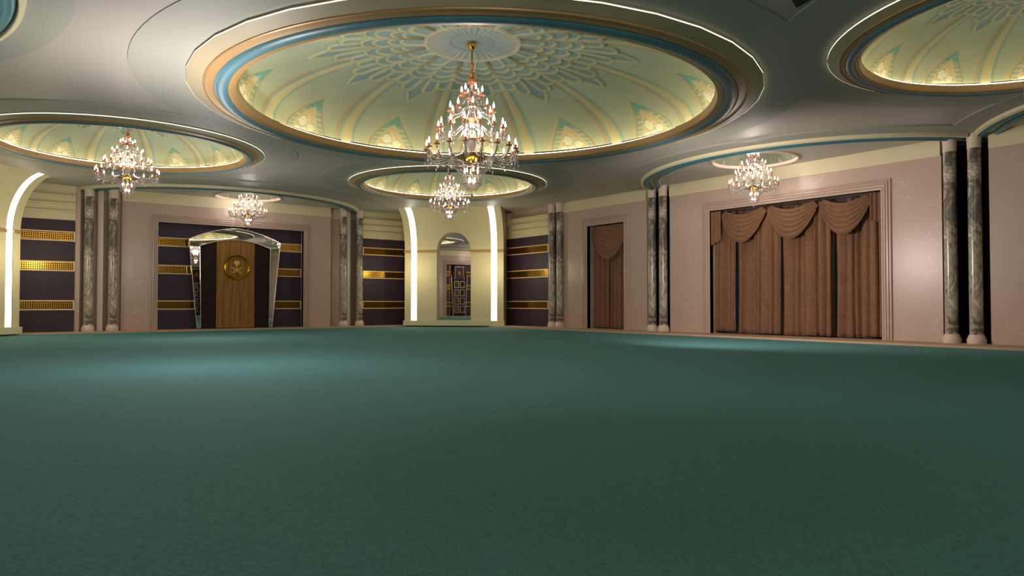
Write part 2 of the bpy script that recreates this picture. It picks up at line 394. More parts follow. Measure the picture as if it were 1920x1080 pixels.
def dome_mesh(name, nt_, nr, R, h, shift=(0, 0), z0=0.10, flat=False):
    vs = np.zeros((nt_ * nr + 1, 3)); T = np.repeat(np.arange(nt_) * 360.0 / nt_, nr)
    t = np.tile(np.linspace(0, 1, nr + 1)[:-1], nt_)
    P = 88.5 * (0.62 * t + 0.38 * t ** 1.6)
    col, rel = paint(T, P)
    rr = R * np.cos(np.radians(P)); zz = z0 + h * np.sin(np.radians(P)) - rel * 0.06 * R / 6.2
    k = np.sin(np.radians(P))
    vs[:-1, 0] = rr * np.cos(np.radians(T)) + shift[0] * k; vs[:-1, 1] = rr * np.sin(np.radians(T)) + shift[1] * k; vs[:-1, 2] = zz
    vs[-1] = (shift[0], shift[1], z0 + h)
    idx = np.arange(nt_ * nr).reshape(nt_, nr); nx = np.roll(idx, -1, 0)
    f = np.stack([idx[:, :-1], idx[:, 1:], nx[:, 1:], nx[:, :-1]], -1).reshape(-1, 4).tolist()
    f += [(int(idx[i, -1]), int(nt_ * nr), int(nx[i, -1])) for i in range(nt_)]
    me = bpy.data.meshes.new(name); me.from_pydata(vs.tolist(), [], f)
    ca = me.color_attributes.new('paint', 'FLOAT_COLOR', 'POINT')
    c = np.ones((len(vs), 4)); c[:-1, :3] = col; c[-1, :3] = col[-1]; ca.data.foreach_set('color', c.ravel())
    me.materials.append(M['dome']); me.polygons.foreach_set('use_smooth', [True] * len(me.polygons)); return me
dlab = {'C': 'largest painted dome, in the middle of the ceiling above the biggest chandelier',
        'L': 'painted ceiling dome at the left, in front of the emblem backdrop wall',
        'K': 'smallest-looking painted ceiling dome, before the arched mirror corner',
        'R': 'painted ceiling dome cut by the right edge of the photo',
        'N': 'painted ceiling dome above the camera, out of the photo'}
big = dome_mesh('dome_vault', 900, 230, 6.15, 1.62, (-.16, .12)); small = dome_mesh('dome_vault', 720, 180, 6.15, 1.75)
# ring profile (radius, z) at full size, ceiling at 0
def ring(s, prof, n=128): return MB().lathe([(r * s[0], z) for r, z in prof], n)
for key, x, y, s in DOMES:
    zs = 1.0 if key == 'C' else 0.85
    d = thing('ceiling_dome', dlab[key], 'dome', (x, y, H), group=None)
    rs = (s,)
    def part(nm, prof, m, n=144, sm_=True):
        o_ = MB().lathe([(r * s, z * zs) for r, z in prof], n).build(nm, m, None, smooth=sm_, auto=35); o_.parent = d; return o_
    Rd = 8.08 if key == 'C' else 5.3 / s
    dz_ = {'C': .018, 'L': .0205, 'K': .0205, 'R': .0205, 'N': .023}[key]
    part('ceiling_disc', [(Rd, .0), (Rd, -dz_ / zs), (6.9, -dz_ / zs)], M['disc'])
    part('outer_moulding', [(6.98, -.085), (6.92, -.10), (6.86, -.11), (6.66, -.165), (6.63, -.17)], M['beige'], 40 if key == 'C' else 96)
    part('ridge_moulding', [(6.64, -.15), (6.635, -.19), (6.61, -.20), (6.59, -.185), (6.50, -.195), (6.42, -.215), (6.40, -.20), (6.38, -.20)], M['peach'])
    part('blue_moulding', [(6.395, -.20), (6.375, -.235), (6.32, -.262), (6.24, -.27), (6.16, -.262), (6.11, -.24), (6.10, -.21)], M['blue'])
    part('inner_moulding', [(6.11, -.21), (6.09, -.225), (6.01, -.22), (5.94, -.195), (5.905, -.13), (5.88, -.03), (5.91, -.02), (5.95, -.05), (6.3, -.06)], M['peach'])
    part('light_strip', [(6.985, -.060), (6.985, -.085)], M['ringled'], 40 if key == 'C' else 96, False)
    part('cove_light', [(5.95, -.03), (5.99, .02), (6.05, .02), (6.06, -.03)], M['cove'], 144, False)
    v = bpy.data.objects.new('dome_vault', big if key == 'C' else small); COL.objects.link(v); v.parent = d
    v.scale = (s, s, 1.0 if key == 'C' else 0.66)
    done(d)
# small domes of the wall bays
bsm = dome_mesh('dome_vault', 240, 70, 1.0, .9, z0=0)
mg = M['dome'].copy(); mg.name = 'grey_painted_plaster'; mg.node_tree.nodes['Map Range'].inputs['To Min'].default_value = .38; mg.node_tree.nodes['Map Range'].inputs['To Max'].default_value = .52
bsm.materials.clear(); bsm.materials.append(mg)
for x, y, r, w in BD:
    d = thing('bay_dome', f'small white-rimmed painted dome over the bay of the {w} wall', 'dome', (x, y, H))
    MB().lathe([(r + .07, 0), (r + .06, -.05), (r, -.06), (r - .03, -.03), (r - .02, .05)], 96).build('rim', M['stone'], None, smooth=True).parent = d
    v = bpy.data.objects.new('dome_vault', bsm); COL.objects.link(v); v.parent = d; v.scale = (r, r, .7)
    done(d)
# curved mouldings of the wall bays
bay_z = [.035]
def bay(c, r, disc_r, ok, label, n=220):
    o3 = (min(max(c[0], XL + .5), XR - .5), min(max(c[1], YN + .5), YF - .5), H)
    d = thing('bay_moulding', label, 'ceiling moulding', o3)
    def arc(nm, prof, m):
        MB().lathe([(q, z + H) for q, z in prof], n, c=(c[0], c[1], 0), ok=ok).build(nm, m, d, smooth=True, auto=40)
    arc('ceiling_disc', [(disc_r, 0), (disc_r, -bay_z[0]), (r - .75, -bay_z[0])], M['disc'])
    arc('cream_bead', [(r + .02, -.03), (r + .0, -.12), (r - .08, -.15), (r - .12, -.05)], M['creamband'])
    tor = lambda q, w: [(q + w * cos(t), -.04 - w * 1.0 * sin(t)) for t in [pi * i / 8 for i in range(9)]]
    arc('blue_bead', tor(r - .24, .12), M['teal']); arc('tan_band', [(r - .34, -.06), (r - .5, -.06)], M['peach'])
    arc('blue_bead', tor(r - .60, .10), M['teal']); arc('tan_band', [(r - .70, -.05), (r - .76, -.06), (r - .80, -.03)], M['cream'])
    bay_z[0] -= .0025
    done(d)
def mk_ok(c, r, f): return lambda a: f(c[0] + r * cos(a), c[1] + r * sin(a))
bay((27.0, 14.65), 7.15, 7.95, mk_ok((27.0, 14.65), 7.0, lambda X, Y: X < XR + .1 and Y > 8.45), 'blue and cream double curved moulding around the bay of the large curtained window')
bay((27.0, 1.85), 7.15, 7.9, mk_ok((27.0, 1.85), 7.0, lambda X, Y: X < XR + .1 and -.4 < Y < 8.45), 'blue and cream curved moulding entering at the right edge of the photo')
bay((10.5, 39.0), 7.30, 9.0, mk_ok((10.5, 39), 7.1, lambda X, Y: Y < YF + .3), 'teal curved moulding around the bay of the emblem backdrop')
bay((-6.1, 14.65), 6.85, 7.55, mk_ok((-6.1, 14.65), 7.0, lambda X, Y: X > XL - .1), 'curved moulding with blue band in the top left corner of the photo')
# dark mosaic panel between the domes
o = MB()
q = [(10.94 - .9, 6.5 - .5)]
o.prism([(11.32, 6.60), (10.35, 6.25), (9.4, 6.60), (9.75, 5.6), (9.4, 4.6), (10.35, 4.95), (11.32, 4.6), (10.95, 5.6)], lambda u, d_, z: Vector((u, z, d_)), H - .012, H + .01)
tag(o.build('ceiling_panel', M['grout'], origin=None), 'dark mosaic star panel in the ceiling at the top edge of the photo', 'ceiling panel')

# ------------------------------------------------------------------ walls
BT = 5.81
def wall(name, fr, sections, label, recess=(), recess_mat=None):
    """sections: (u0,u1,[(open_u0,open_u1,ztop)])"""
    mb = MB()
    for u0, u1, ops in sections:
        if not ops: mb.box(fr, u0, u1, -.35, 0, KZ, H)
        for a, b, zt in ops:
            mb.box(fr, u0, a, -.35, 0, KZ, H); mb.box(fr, b, u1, -.35, 0, KZ, H); mb.box(fr, a, b, -.35, 0, zt, H)
    o_ = mb.build(name, M['marble']); tag(o_, label, 'wall', kind='structure')
    return o_
def cornice(name, fr, spans, label):
    mb = MB()
    for u0, u1 in spans: mb.box(fr, u0, u1, -.2, .05, BT, H); 
    tag(mb.build(name, M['creamband']), label, 'cornice', kind='structure')
wall('wall_right', FR, [(9.22, 19.98, [(11.07, 17.9, 4.98)]), (21.28, 26.86, [(22.66, 25.1, 4.98)]), (YN, 7.93, []), (27.75, YF, [])], 'pinkish marble wall with pale veins and two curtained windows')
cornice('trim_1', FR, [(9.24, 19.97), (21.30, 26.85), (YN, 7.92)], 'cream cornice band at the top of the right wall')
wall('wall_far', FF, [(5.55, 15.45, [(7.04, 13.95, 4.98)]), (XL, 3.95, []), (17.05, XR, [])], 'marble far wall around the emblem backdrop')
cornice('trim_2', FF, [(5.57, 15.43)], 'cream cornice band at the top of the far wall')
wall('wall_left', FL_, [(9.22, 19.98, [(11.07, 17.9, 4.98)]), (21.28, YF, []), (YN, 7.93, [])], 'marble left wall seen in the mirrors')
cornice('trim_3', FL_, [(9.24, 19.97), (21.3, 31), (YN, 7.92)], 'cream cornice band at the top of the left wall')
wall('wall_near', FN, [(XL, XR, [])], 'marble near wall behind the camera')
cornice('trim_4', FN, [(4, 17)], 'cream cornice band at the top of the near wall')
# shallow niches behind the columns: lit marble on the far side, black colour for the dark void on the right
mb = MB()
for a, b in ((3.9, 5.6), (15.4, 17.1)): mb.box(FF, a, b, -.8, -.45, KZ, H); 
tag(mb.build('trim_5', M['marble']), 'marble niche backs behind the far column pairs', 'wall', kind='structure')
mb = MB()
for a, b in ((3.9, 5.6), (15.4, 17.1)): mb.box(FF, a, b, -.46, -.40, BT, H)
for a, b in ((4.62, 4.84), (16.44, 16.62)): mb.box(FF, a, b, -.5, -.08, KZ, H)
tag(mb.build('trim_6', M['stone']), 'stone strips behind the far column pairs', 'wall', kind='structure')
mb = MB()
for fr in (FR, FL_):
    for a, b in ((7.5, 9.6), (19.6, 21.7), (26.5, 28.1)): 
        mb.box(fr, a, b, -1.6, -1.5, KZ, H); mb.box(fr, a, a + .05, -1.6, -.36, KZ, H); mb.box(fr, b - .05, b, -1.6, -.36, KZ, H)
tag(mb.build('trim_7', M['black']), 'black lining for the dark void behind the column pairs of the right wall', 'recess', kind='structure')

# ------------------------------------------------------------------ stepped window surrounds
def surround(name, fr, a, b, zt, label, kind='structure', z0=0.0, mm='marble'):
    root = thing(name, label, 'window surround' if 'window' in name else 'wall opening surround', tuple(fr((a + b) / 2, 0, 0)), kind=kind)
    mb = MB(); pr = [(.345, -.02), (.345, .03), (.325, .065), (.285, .07), (.27, .03), (.255, .03), (.24, .075), (.195, .08), (.18, .035), (.165, .035), (.15, .07), (.10, .065), (.085, .02), (.07, .02), (.055, .04), (.0, .03), (.0, -.2)]
    ol = lambda w, d: [fr(a - w, d, z0), fr(a - w, d, zt + w), fr(b + w, d, zt + w), fr(b + w, d, z0)]
    vs = [p for w, d in pr for p in ol(w, d)]
    mb.add(vs, [(4 * i + j, 4 * i + j + 1, 4 * i + 5 + j, 4 * i + 4 + j) for i in range(len(pr) - 1) for j in range(3)])
    mb.build('stepped_frame', M['stone' if mm == 'stone' else 'marble'], root)
    return root
def window(n, fr, a, b, zt, label):
    root = surround(f'window_{n}', fr, a, b, zt, label)
    MB().box(fr, a - .1, b + .1, -.75, -.72, 0, zt + .1).build('window_pane', M['pane'], root)
    mb = MB(); mb.box(fr, a - .1, a, -.72, -.36, 0, zt); mb.box(fr, b, b + .1, -.72, -.36, 0, zt); mb.box(fr, a, b, -.72, -.36, zt, zt + .1)
    mb.build('window_reveal', M['marble'], root)
    mb = MB(); k = max(1, round((b - a) / 1.2))
    for i in range(1, k): u = a + (b - a) * i / k; mb.box(fr, u - .03, u + .03, -.72, -.66, 0, zt)
    if k > 1: mb.build('window_mullions', M['grout'], root)
    done(root)
window(1, FR, 11.07, 17.9, 4.98, 'large window in a stepped stone surround behind six brown drapes')
window(2, FR, 22.66, 25.1, 4.98, 'narrow window in a stepped stone surround behind a single brown swag')

# ------------------------------------------------------------------ curtains
def drape(fr, a, b, d0, z0, z1, pleats, label, group, seed, taper=0.0, wave=0.5):
    rnd = random.Random(seed); nu = pleats * 14; nz = 26
    ph = [rnd.uniform(-.5, .5) for _ in range(4)]; amp = [rnd.uniform(.7, 1.2) for _ in range(pleats + 1)]
    vs = []
    for j in range(nz + 1):
        v = j / nz; z = z0 + (z1 - z0) * v
        for i in range(nu + 1):
            u = i / nu; s = u * pleats; A = amp[int(min(s, pleats - .001))]
            w = u + .016 * sin(2 * pi * (2.3 * u + ph[0])) + .008 * sin(5 * v + 9 * u + ph[1])
            d = .17 * A * (abs(sin(pi * (s + .18 * sin(s * 2.7 + ph[1] * 9)) + .5 * sin(2.1 * v + ph[2]) * wave)) ** .75) + .022 * sin(2 * pi * (s * .37 + ph[3]) + 1.5 * v)
            k = 1 - taper * (1 - v) * (.5 - .5 * cos(pi * 1)) * 0
            uu = a + (b - a) * (.5 + (w - .5) * (1 - taper * v))
            vs.append(fr(uu, d0 + d, z))
    fs = [(j * (nu + 1) + i, j * (nu + 1) + i + 1, (j + 1) * (nu + 1) + i + 1, (j + 1) * (nu + 1) + i) for j in range(nz) for i in range(nu)]
    org = fr((a + b) / 2, d0, z0)
    o_ = MB().add(vs, fs).build('curtain_drape', M['fabric'], smooth=True, origin=org)
    s_ = o_.modifiers.new('t', 'SOLIDIFY'); s_.thickness = .012
    return tag(o_, label, 'curtain', group)
def swag(fr, a, b, d0, zt, drop, gap, label, group, seed, folds=6):
    rnd = random.Random(seed); nu, nv = 48, 70; vs = []
    offs = [rnd.uniform(-.02, .02) for _ in range(folds + 2)]
    for j in range(nv + 1):
        v = j / nv
        sag = gap + (drop - gap) * v ** 1.05
        sh = .17 * (b - a) * (1 - v) ** 1.2 * .9       # anchors spread inwards for upper folds
        topz = zt - .02
        for i in range(nu + 1):
            u = i / nu; uu = a + sh * .55 + (b - a - sh * 1.1) * u
            cat = 1 - abs(2 * u - 1) ** 2.1
            cat = cat ** .95
            fold = abs(sin(pi * (v * folds + .35 * (u - .5)) )) ** .7
            bulge = (sin(pi * u) ** .7)
            d = d0 + .05 + .16 * bulge * (.35 + .65 * v) + .10 * fold * (.25 + .75 * bulge)
            z = topz - sag * cat + .03 * fold * bulge
            # ends hang a little for lower folds
            z -= .16 * v * (1 - cat)
            vs.append(fr(uu, d, z))
    fs = [(j * (nu + 1) + i, j * (nu + 1) + i + 1, (j + 1) * (nu + 1) + i + 1, (j + 1) * (nu + 1) + i) for j in range(nv) for i in range(nu)]
    root = thing('curtain_swag', label, 'curtain', tuple(fr((a + b) / 2, d0, zt)), group=group)
    o_ = MB().add(vs, fs).build('swag_cloth', M['fabric'], root, smooth=True)
    s_ = o_.modifiers.new('t', 'SOLIDIFY'); s_.thickness = .012
    low = vs[nv * (nu + 1):]; MB().tube(low, .018, 6).build('lower_trim', M['fabric'], root, smooth=True)
    MB().tube(vs[:nu + 1], .02, 6).build('upper_trim', M['fabric'], root, smooth=True)
    done(root); return root
def tail(fr, a, b, d0, zt, za, zb, label, group):
    nu, nv = 30, 16; vs = []
    for j in range(nv + 1):
        v = j / nv
        for i in range(nu + 1):
            u = i / nu; zb_ = za + (zb - za) * u
            vs.append(fr(a + (b - a) * u, d0 + .20 + .045 * sin(u * pi * 5) , zt - (zt - zb_) * v))
    fs = [(j * (nu + 1) + i, j * (nu + 1) + i + 1, (j + 1) * (nu + 1) + i + 1, (j + 1) * (nu + 1) + i) for j in range(nv) for i in range(nu)]
    o_ = MB().add(vs, fs).build('curtain_tail', M['fabric'], smooth=True, origin=fr((a + b) / 2, d0, zt))
    s_ = o_.modifiers.new('t', 'SOLIDIFY'); s_.thickness = .012
    return tag(o_, label, 'curtain', group)
g1 = 'drapes of the large window'
spans = [(16.93, 17.97, -.44, .10, 4), (15.00, 16.94, -.60, .02, 6), (14.98, 16.05, -.42, .05, 4), (12.92, 14.92, -.60, .02, 6), (12.95, 13.95, -.42, .05, 4), (11.05, 12.86, -.60, .02, 6), (11.08, 11.9, -.42, .08, 3)]
labs = ['front drape at the left edge of the large window', 'rear drape left of centre, behind the first swag joint', 'short-bottomed front drape under the joint of left and middle swags', 'rear drape under the middle swag of the large window',
        'front drape under the joint of middle and right swags', 'rear drape under the right swag of the large window', 'front drape at the right edge of the large window']
for k, ((a, b, d, z0, pl), lb) in enumerate(zip(spans, labs)):
    drape(FR, a, b, d, z0, 4.9, pl, 'brown linen ' + lb, g1, 30 + k)
g2 = 'swags of the large window'
for k, (a, b, lb) in enumerate([(15.41, 17.42, 'left'), (13.33, 15.37, 'middle'), (11.42, 13.29, 'right')]):
    swag(FR, a, b, -.20, 4.93, 1.30, .22, f'{lb} draped brown swag at the top of the large window', g2, k)
tail(FR, 17.40, 17.88, -.24, 4.93, 3.75, 3.55, 'pleated brown tail hanging left of the swags, large window', 'tails of the large window')
tail(FR, 11.08, 11.46, -.24, 4.93, 3.90, 4.05, 'pleated brown tail hanging right of the swags, large window', 'tails of the large window')
drape(FR, 24.06, 25.12, -.52, .02, 4.9, 4, 'brown linen drape at the left half of the narrow window', 'drapes of the narrow window', 51)
drape(FR, 22.66, 24.02, -.52, .02, 4.9, 5, 'brown linen drape at the right half of the narrow window', 'drapes of the narrow window', 52)
swag(FR, 22.55, 25.0, -.28, 4.93, 1.62, .0, 'single deep brown swag across the top of the narrow window', None, 9)

# ------------------------------------------------------------------ columns
def column_mesh():
    r = .182
    sh = MB().lathe([(r * 1.0, .25), (r * 1.01, 1.5), (r * .985, 4), (r * .97, 5.92)], 40)
    ba = MB().lathe([(0, 0), (.245, 0), (.255, .03), (.255, .13), (.235, .17), (.205, .25), (.195, .275), (0, .275)], 40)
    ca = MB().lathe([(0, 5.86), (.185, 5.86), (.19, 5.9), (.185, 5.95), (.19, 6.10), (.20, 6.2), (.225, 6.29), (.225, 6.32), (0, 6.32)], 40)
    return sh, ba, ca
root0 = thing('marble_column', 'x', 'column', (0, 0, 0)); sh, ba, ca = column_mesh()
sh.build('shaft', M['column'], None, True, auto=40).parent = root0; ba.build('base', M['stone'], None, True, auto=25).parent = root0; ca.build('capital', M['stone'], None, True, auto=25).parent = root0
done(root0)
cols = [(23.93, 8.27, 'grey marble column nearest the right edge of the photo', 'column pair right of the large window'), (23.93, 8.94, 'grey marble column just right of the large window, left one of its pair', 'column pair right of the large window'),
        (23.93, 20.25, 'grey marble column between the two windows, nearer the large window', 'column pair between the windows'), (23.93, 20.87, 'grey marble column between the two windows, nearer the narrow window', 'column pair between the windows'),
        (23.93, 26.98, 'half hidden marble column touching the wall left of the narrow window', 'column pair by the corner on the right'), (23.93, 27.55, 'marble column beside the purple panel right of the arched mirror', 'column pair by the corner on the right'),
        (16.08, 35.62, 'marble column nearer the emblem backdrop, on its right side', 'column pair right of the emblem backdrop'), (17.02, 35.62, 'marble column beside the purple panel left of the arched mirror', 'column pair right of the emblem backdrop'),
        (5.18, 35.62, 'marble column left of the emblem backdrop, nearer to it', 'column pair left of the emblem backdrop'), (4.25, 35.62, 'marble column beside the far left purple panel', 'column pair left of the emblem backdrop'),
        (-2.93, 8.27, 'marble column of the left wall seen only in mirrors', None), (-2.93, 20.87, 'marble column of the left wall beyond its middle bay', None)]
for k, (x, y, lb, g) in enumerate(cols):
    c = root0 if k == 0 else copy_tree(root0)
    c.location = (x, y, 0); c.rotation_euler = (0, 0, k * 0.0 + (pi * .35 if y > 35 else 0)); tag(c, lb, 'column', g)
    if g is None and 'group' in c: del c['group']

# ------------------------------------------------------------------ purple panels with gold lattice bands
BANDS = [(.92, 1.35), (2.59, 3.02), (3.88, 4.31)]
def purple(fr, a, b, zt, label, d=0.0, steps=True, group='purple wall panels', z0=0.0):
    root = thing('wall_panel', label, 'wall panel', tuple(fr((a + b) / 2, d, 0)), group=group)
    MB().box(fr, a, b, d + .002, d + .03, z0, zt).build('fabric_panel', M['purple'], root)
    for zb, zt_ in BANDS:
        p = MB().band([(a, zb), (b, zb), (b, zt_), (a, zt_)], [(a + .06, zb + .05), (b - .06, zb + .05), (b - .06, zt_ - .05), (a + .06, zt_ - .05)], fr, d + .03, d + .06, closed=True).build('band_frame', M['bandframe'], root)
        g = MB().box(fr, a + .06, b - .06, d + .031, d + .042, zb + .05, zt_ - .05).build('lattice_grille', M['lattice'], root)
    if steps:
        mb = MB(); P = []
        prof = [(0, 4.8), (.04, 4.8), (.04, 5.12), (.12, 5.14), (.14, 5.19), (.05, 5.20), (.05, 5.45), (.14, 5.47), (.16, 5.52), (.06, 5.53), (.06, 5.80), (.16, 5.82), (.18, 5.86), (0, 5.88)]
        n = len(prof); vs = [fr(a, d + q, z) for q, z in prof] + [fr(b, d + q, z) for q, z in prof]
        mb.add(vs, [(i, (i + 1) % n, n + (i + 1) % n, n + i) for i in range(n)] + [tuple(range(n)), tuple(range(n, 2 * n))])
        mb.build('stepped_cornice', M['cream'], root)
    done(root)
purple(FR, 27.97, 31.75, 4.8, 'purple panel with gold lattice bands right of the arched mirror')
purple(FF, 17.28, 20.4, 4.8, 'purple panel with gold lattice bands left of the arched mirror')
purple(FF, .6, 3.76, 4.8, 'purple panel with gold lattice bands at the far left of the photo')
purple(FF, 7.04, 13.95, 5.02, 'wide purple panel with lattice bands inside the opening behind the emblem backdrop', d=-.34, steps=False)
purple(FL_, 11.07, 17.9, 5.02, 'purple panel of the left wall opening, seen in the arched mirror', d=-.34, steps=False)
purple(FN, 17.28, 20.4, 4.8, 'purple panel of the near wall, seen in the backdrop mirror')
# cream wall above the far purple panels
mb = MB()
for a, b in ((-.2, 3.76), (17.28, 21)): mb.box(FF, a, b, 0, .02, 5.8, H)
tag(mb.build('trim_8', M['creamband']), 'cream wall strip above the stepped mouldings of the far wall', 'wall', kind='structure')
tag(MB().box(FR, 27.6, 28.0, 0, .03, 0, H).box(FR, 31.2, 31.8, 0, .25, 5.5, H - .1).build('trim_9', M['stone']), 'stone strip beside the corner column of the right wall', 'wall', kind='structure')
for nm, fr, a, b, lb in (('trim_10', FF, 7.04, 13.95, 'stepped stone surround of the emblem backdrop opening'), ('trim_11', FL_, 11.07, 17.9, 'stepped stone surround of the left wall opening')):
    r_ = surround(nm, fr, a, b, 4.98, lb); done(r_)

# ------------------------------------------------------------------ emblem backdrop
def emblem_parts(fr, u0, z0, R, d, root, ring_m, in_m, disc_m=None):
    n = 64
    def circ(r): return [(u0 + r * cos(2 * pi * i / n), z0 + r * sin(2 * pi * i / n)) for i in range(n)]
    prof = [(R, 0), (R * .99, .05), (R * .94, .075), (R * .87, .055), (R * .82, .03), (R * .80, .06), (R * .78, .06), (R * .765, 0)]
    vs = []; L = len(prof)
    for i in range(n):
        a = 2 * pi * i / n
        for r, h in prof: vs.append(fr(u0 + r * cos(a), d + h, z0 + r * sin(a)))
    fs = [(i * L + q, ((i + 1) % n) * L + q, ((i + 1) % n) * L + q + 1, i * L + q + 1) for i in range(n) for q in range(L - 1)]
    MB().add(vs, fs).build('emblem_ring', ring_m, root, smooth=True, auto=50)
    if disc_m: MB().prism(circ(R * .77), fr, d, d + .012).build('emblem_disc', disc_m, root)
    s = R / .62
    # palm: trunk and fronded crown
    mb = MB(); T = lambda x, z: (u0 + x * s, z0 + z * s)
    mb.prism([T(-.022, -.10), T(.022, -.10), T(.028, .14), T(-.028, .14)], fr, d, d + .03)
    crown = []
    for i in range(72):
        a = 2 * pi * i / 72; rr = .135 + .010 * abs(sin(a * 9))
        zc = .22 + rr * .82 * sin(a) ; 
        if sin(a) < -.2: zc += .02 * abs(cos(a * 8))
        crown.append(T(rr * cos(a), zc))
    mb.prism(crown, fr, d, d + .035); mb.build('palm_tree', in_m, root)
    for sg in (1, -1):
        mb = MB(); P = [(-.29, -.012), (-.24, -.018), (-.18, -.038), (-.12, -.068), (-.06, -.105), (0, -.145), (.06, -.180), (.12, -.215), (.16, -.24)]
        W_ = [.005, .013, .019, .022, .023, .022, .019, .016, .016]; up, lo = [], []
        for i, (x, z) in enumerate(P):
            q0, q1 = P[max(i - 1, 0)], P[min(i + 1, len(P) - 1)]; dx, dz = q1[0] - q0[0], q1[1] - q0[1]; L_ = sqrt(dx * dx + dz * dz); nx, nz = -dz / L_, dx / L_
            up.append(T(sg * (x + nx * W_[i]), z + nz * W_[i])); lo.append(T(sg * (x - nx * W_[i]), z - nz * W_[i]))
        mb.band(up, lo, fr, d, d + (.03 if sg > 0 else .034))
        for hx, hz, hr in ((.178, -.258, .030), (.120, -.235, .018), (.135, -.190, .017)):
            mb.prism([T(sg * (hx + hr * cos(2 * pi * i / 12)), hz + hr * sin(2 * pi * i / 12)) for i in range(12)], fr, d, d + .036)
        mb.build('sword', in_m, root)
def backdrop():
    fr = FF; cx = 10.48
    root = thing('emblem_backdrop', 'arched mirror-edged backdrop with zebra wood strip and round gold palm emblem', 'backdrop', tuple(fr(cx, 0, 0)))
    N_ = 24
    def outl(bw, sw, zs, zt, p=1.7):
        top = [(cx + sw * (-1 + 2 * i / N_), zs + (zt - zs) * (1 - abs(-1 + 2 * i / N_) ** p)) for i in range(N_ + 1)]
        return [(cx - bw, .03)] + top + [(cx + bw, .03)]
    out = outl(1.78, 2.17, 4.27, 4.86); inn = outl(1.60, 1.65, 3.95, 4.31, 1.9)
    MB().band(out, inn, fr, .02, .24).build('mirror_surround', M['mirror'], root)
    def line(ol, w, nm):
        q = [(cx + (u - cx) * (1 - w / 2.2), z - w * (1 if z > .1 else 0)) for u, z in ol]
        MB().band(ol, q, fr, .24, .262).build(nm, M['silver'], root)
    line(outl(1.79, 2.18, 4.27, 4.875), .032, 'outer_edge_trim'); line(outl(1.62, 1.675, 3.975, 4.335, 1.9), .03, 'inner_edge_trim')
    # bottom sills of the mirror strips
    MB().box(fr, cx - 1.79, cx - 1.6, .24, .262, .03, .07).box(fr, cx + 1.6, cx + 1.79, .24, .262, .03, .07).build('sill_trim', M['silver'], root)
    zt = lambda u: 3.95 + .36 * (1 - abs((u - cx) / 1.65) ** 1.9)
    def panel(a, b, d, m, nm):
        tp = [(a + (b - a) * i / 12, min(zt(a + (b - a) * i / 12), 9)) for i in range(13)]
        MB().prism([(a, .03)] + tp + [(b, .03)], fr, 0, d).build(nm, m, root)
    panel(cx - 1.62, cx - .9, .16, M['darkwood'], 'dark_wood_panel'); panel(cx + .9, cx + 1.62, .16, M['darkwood'], 'dark_wood_panel')
    panel(cx - .9, cx + .9, .19, M['lightwood'], 'light_wood_panel')
    emblem_parts(fr, 10.52, 2.97, .62, .19, root, M['brass'], M['emblem'])
    done(root)
backdrop()

# ------------------------------------------------------------------ decorated door panels (seen in the mirrors)
def deco(fr, c, label, d0, group=None):
    root = thing('decorated_door', label, 'door', tuple(fr(c, d0, 0)), group=group)
    MB().prism([(c - .62, .02), (c + .62, .02), (c + .82, 3.9), (c + .62, 4.95), (c - .62, 4.95), (c - .82, 3.9)], fr, d0, d0 + .2).build('door_leaf', M['darkwood'], root)
    for s in (-1, 1):
        MB().band([(c + s * .66, .02), (c + s * .9, 3.95)], [(c + s * .72, .02), (c + s * .96, 3.95)], fr, d0 + .18, d0 + .24).build('edge_trim', M['silver'], root)
    bl = [(c - .55, 3.55), (c - .46, 3.9), (c - .46, 4.75), (c + .46, 4.75), (c + .46, 3.9), (c + .55, 3.55)]
    MB().prism(bl, fr, d0 + .2, d0 + .23).build('purple_banner', M['purple'], root)
    bi = [(c + (u - c) * 1.1, z + (.04 if z > 4 else 0)) for u, z in bl]
    MB().band(bi, bl, fr, d0 + .2, d0 + .25).build('banner_trim', M['silver'], root)
    emblem_parts(fr, c, 4.15, .34, d0 + .23, root, M['brass'], M['emblem'])
    for r_ in range(4):
        for s in (-1, 1):
            uc, zc = c + s * .33, 3.05 - r_ * .80; w = .27; h = .33
            f = MB().band([(uc - w, zc - h), (uc + w, zc - h), (uc + w, zc + h), (uc - w, zc + h)], [(uc - w + .05, zc - h + .05), (uc + w - .05, zc - h + .05), (uc + w - .05, zc + h - .05), (uc - w + .05, zc + h - .05)], fr, d0 + .2, d0 + .25, closed=True).build('square_frame', M['silver'], root)
            mb = MB()
            for q in range(4):
                rr = .1 + q * .11; arc = [fr(uc - s * .2 + s * rr * cos(t), d0 + .215, zc - .26 + rr * sin(t)) for t in [pi / 2 * i / 8 for i in range(9)]]
                arc = [p for p in arc if True]
                mb.tube([p for p in arc], .018, 6)
            g = mb.build('fan_ornament', M['brass'], root)
    MB().box(fr, c + .98, c + 1.06, d0, d0 + .06, .1, 4.9).build('gold_strip', M['brass'], root)
    mb = MB()
    for k in range(9):
        t = k / 8; mb.lathe([(0, -.09 + .0), (.07, -.05), (.09, 0), (.07, .05), (0, .09)], 10, tuple(fr(c + 1.45 + .1 * sin(k * 2.1), d0 + .12, 1.75 + .95 * t)))
    mb.build('flower_handle', M['brass'], root, smooth=True)
    done(root)
deco(FL_, 16.35, 'dark door with purple emblem banner and eight gold fan squares, seen in the arched mirror', -.31)
deco(FN, 18.9, 'dark door with eight gold fan squares, seen in the backdrop mirror strip', .02)

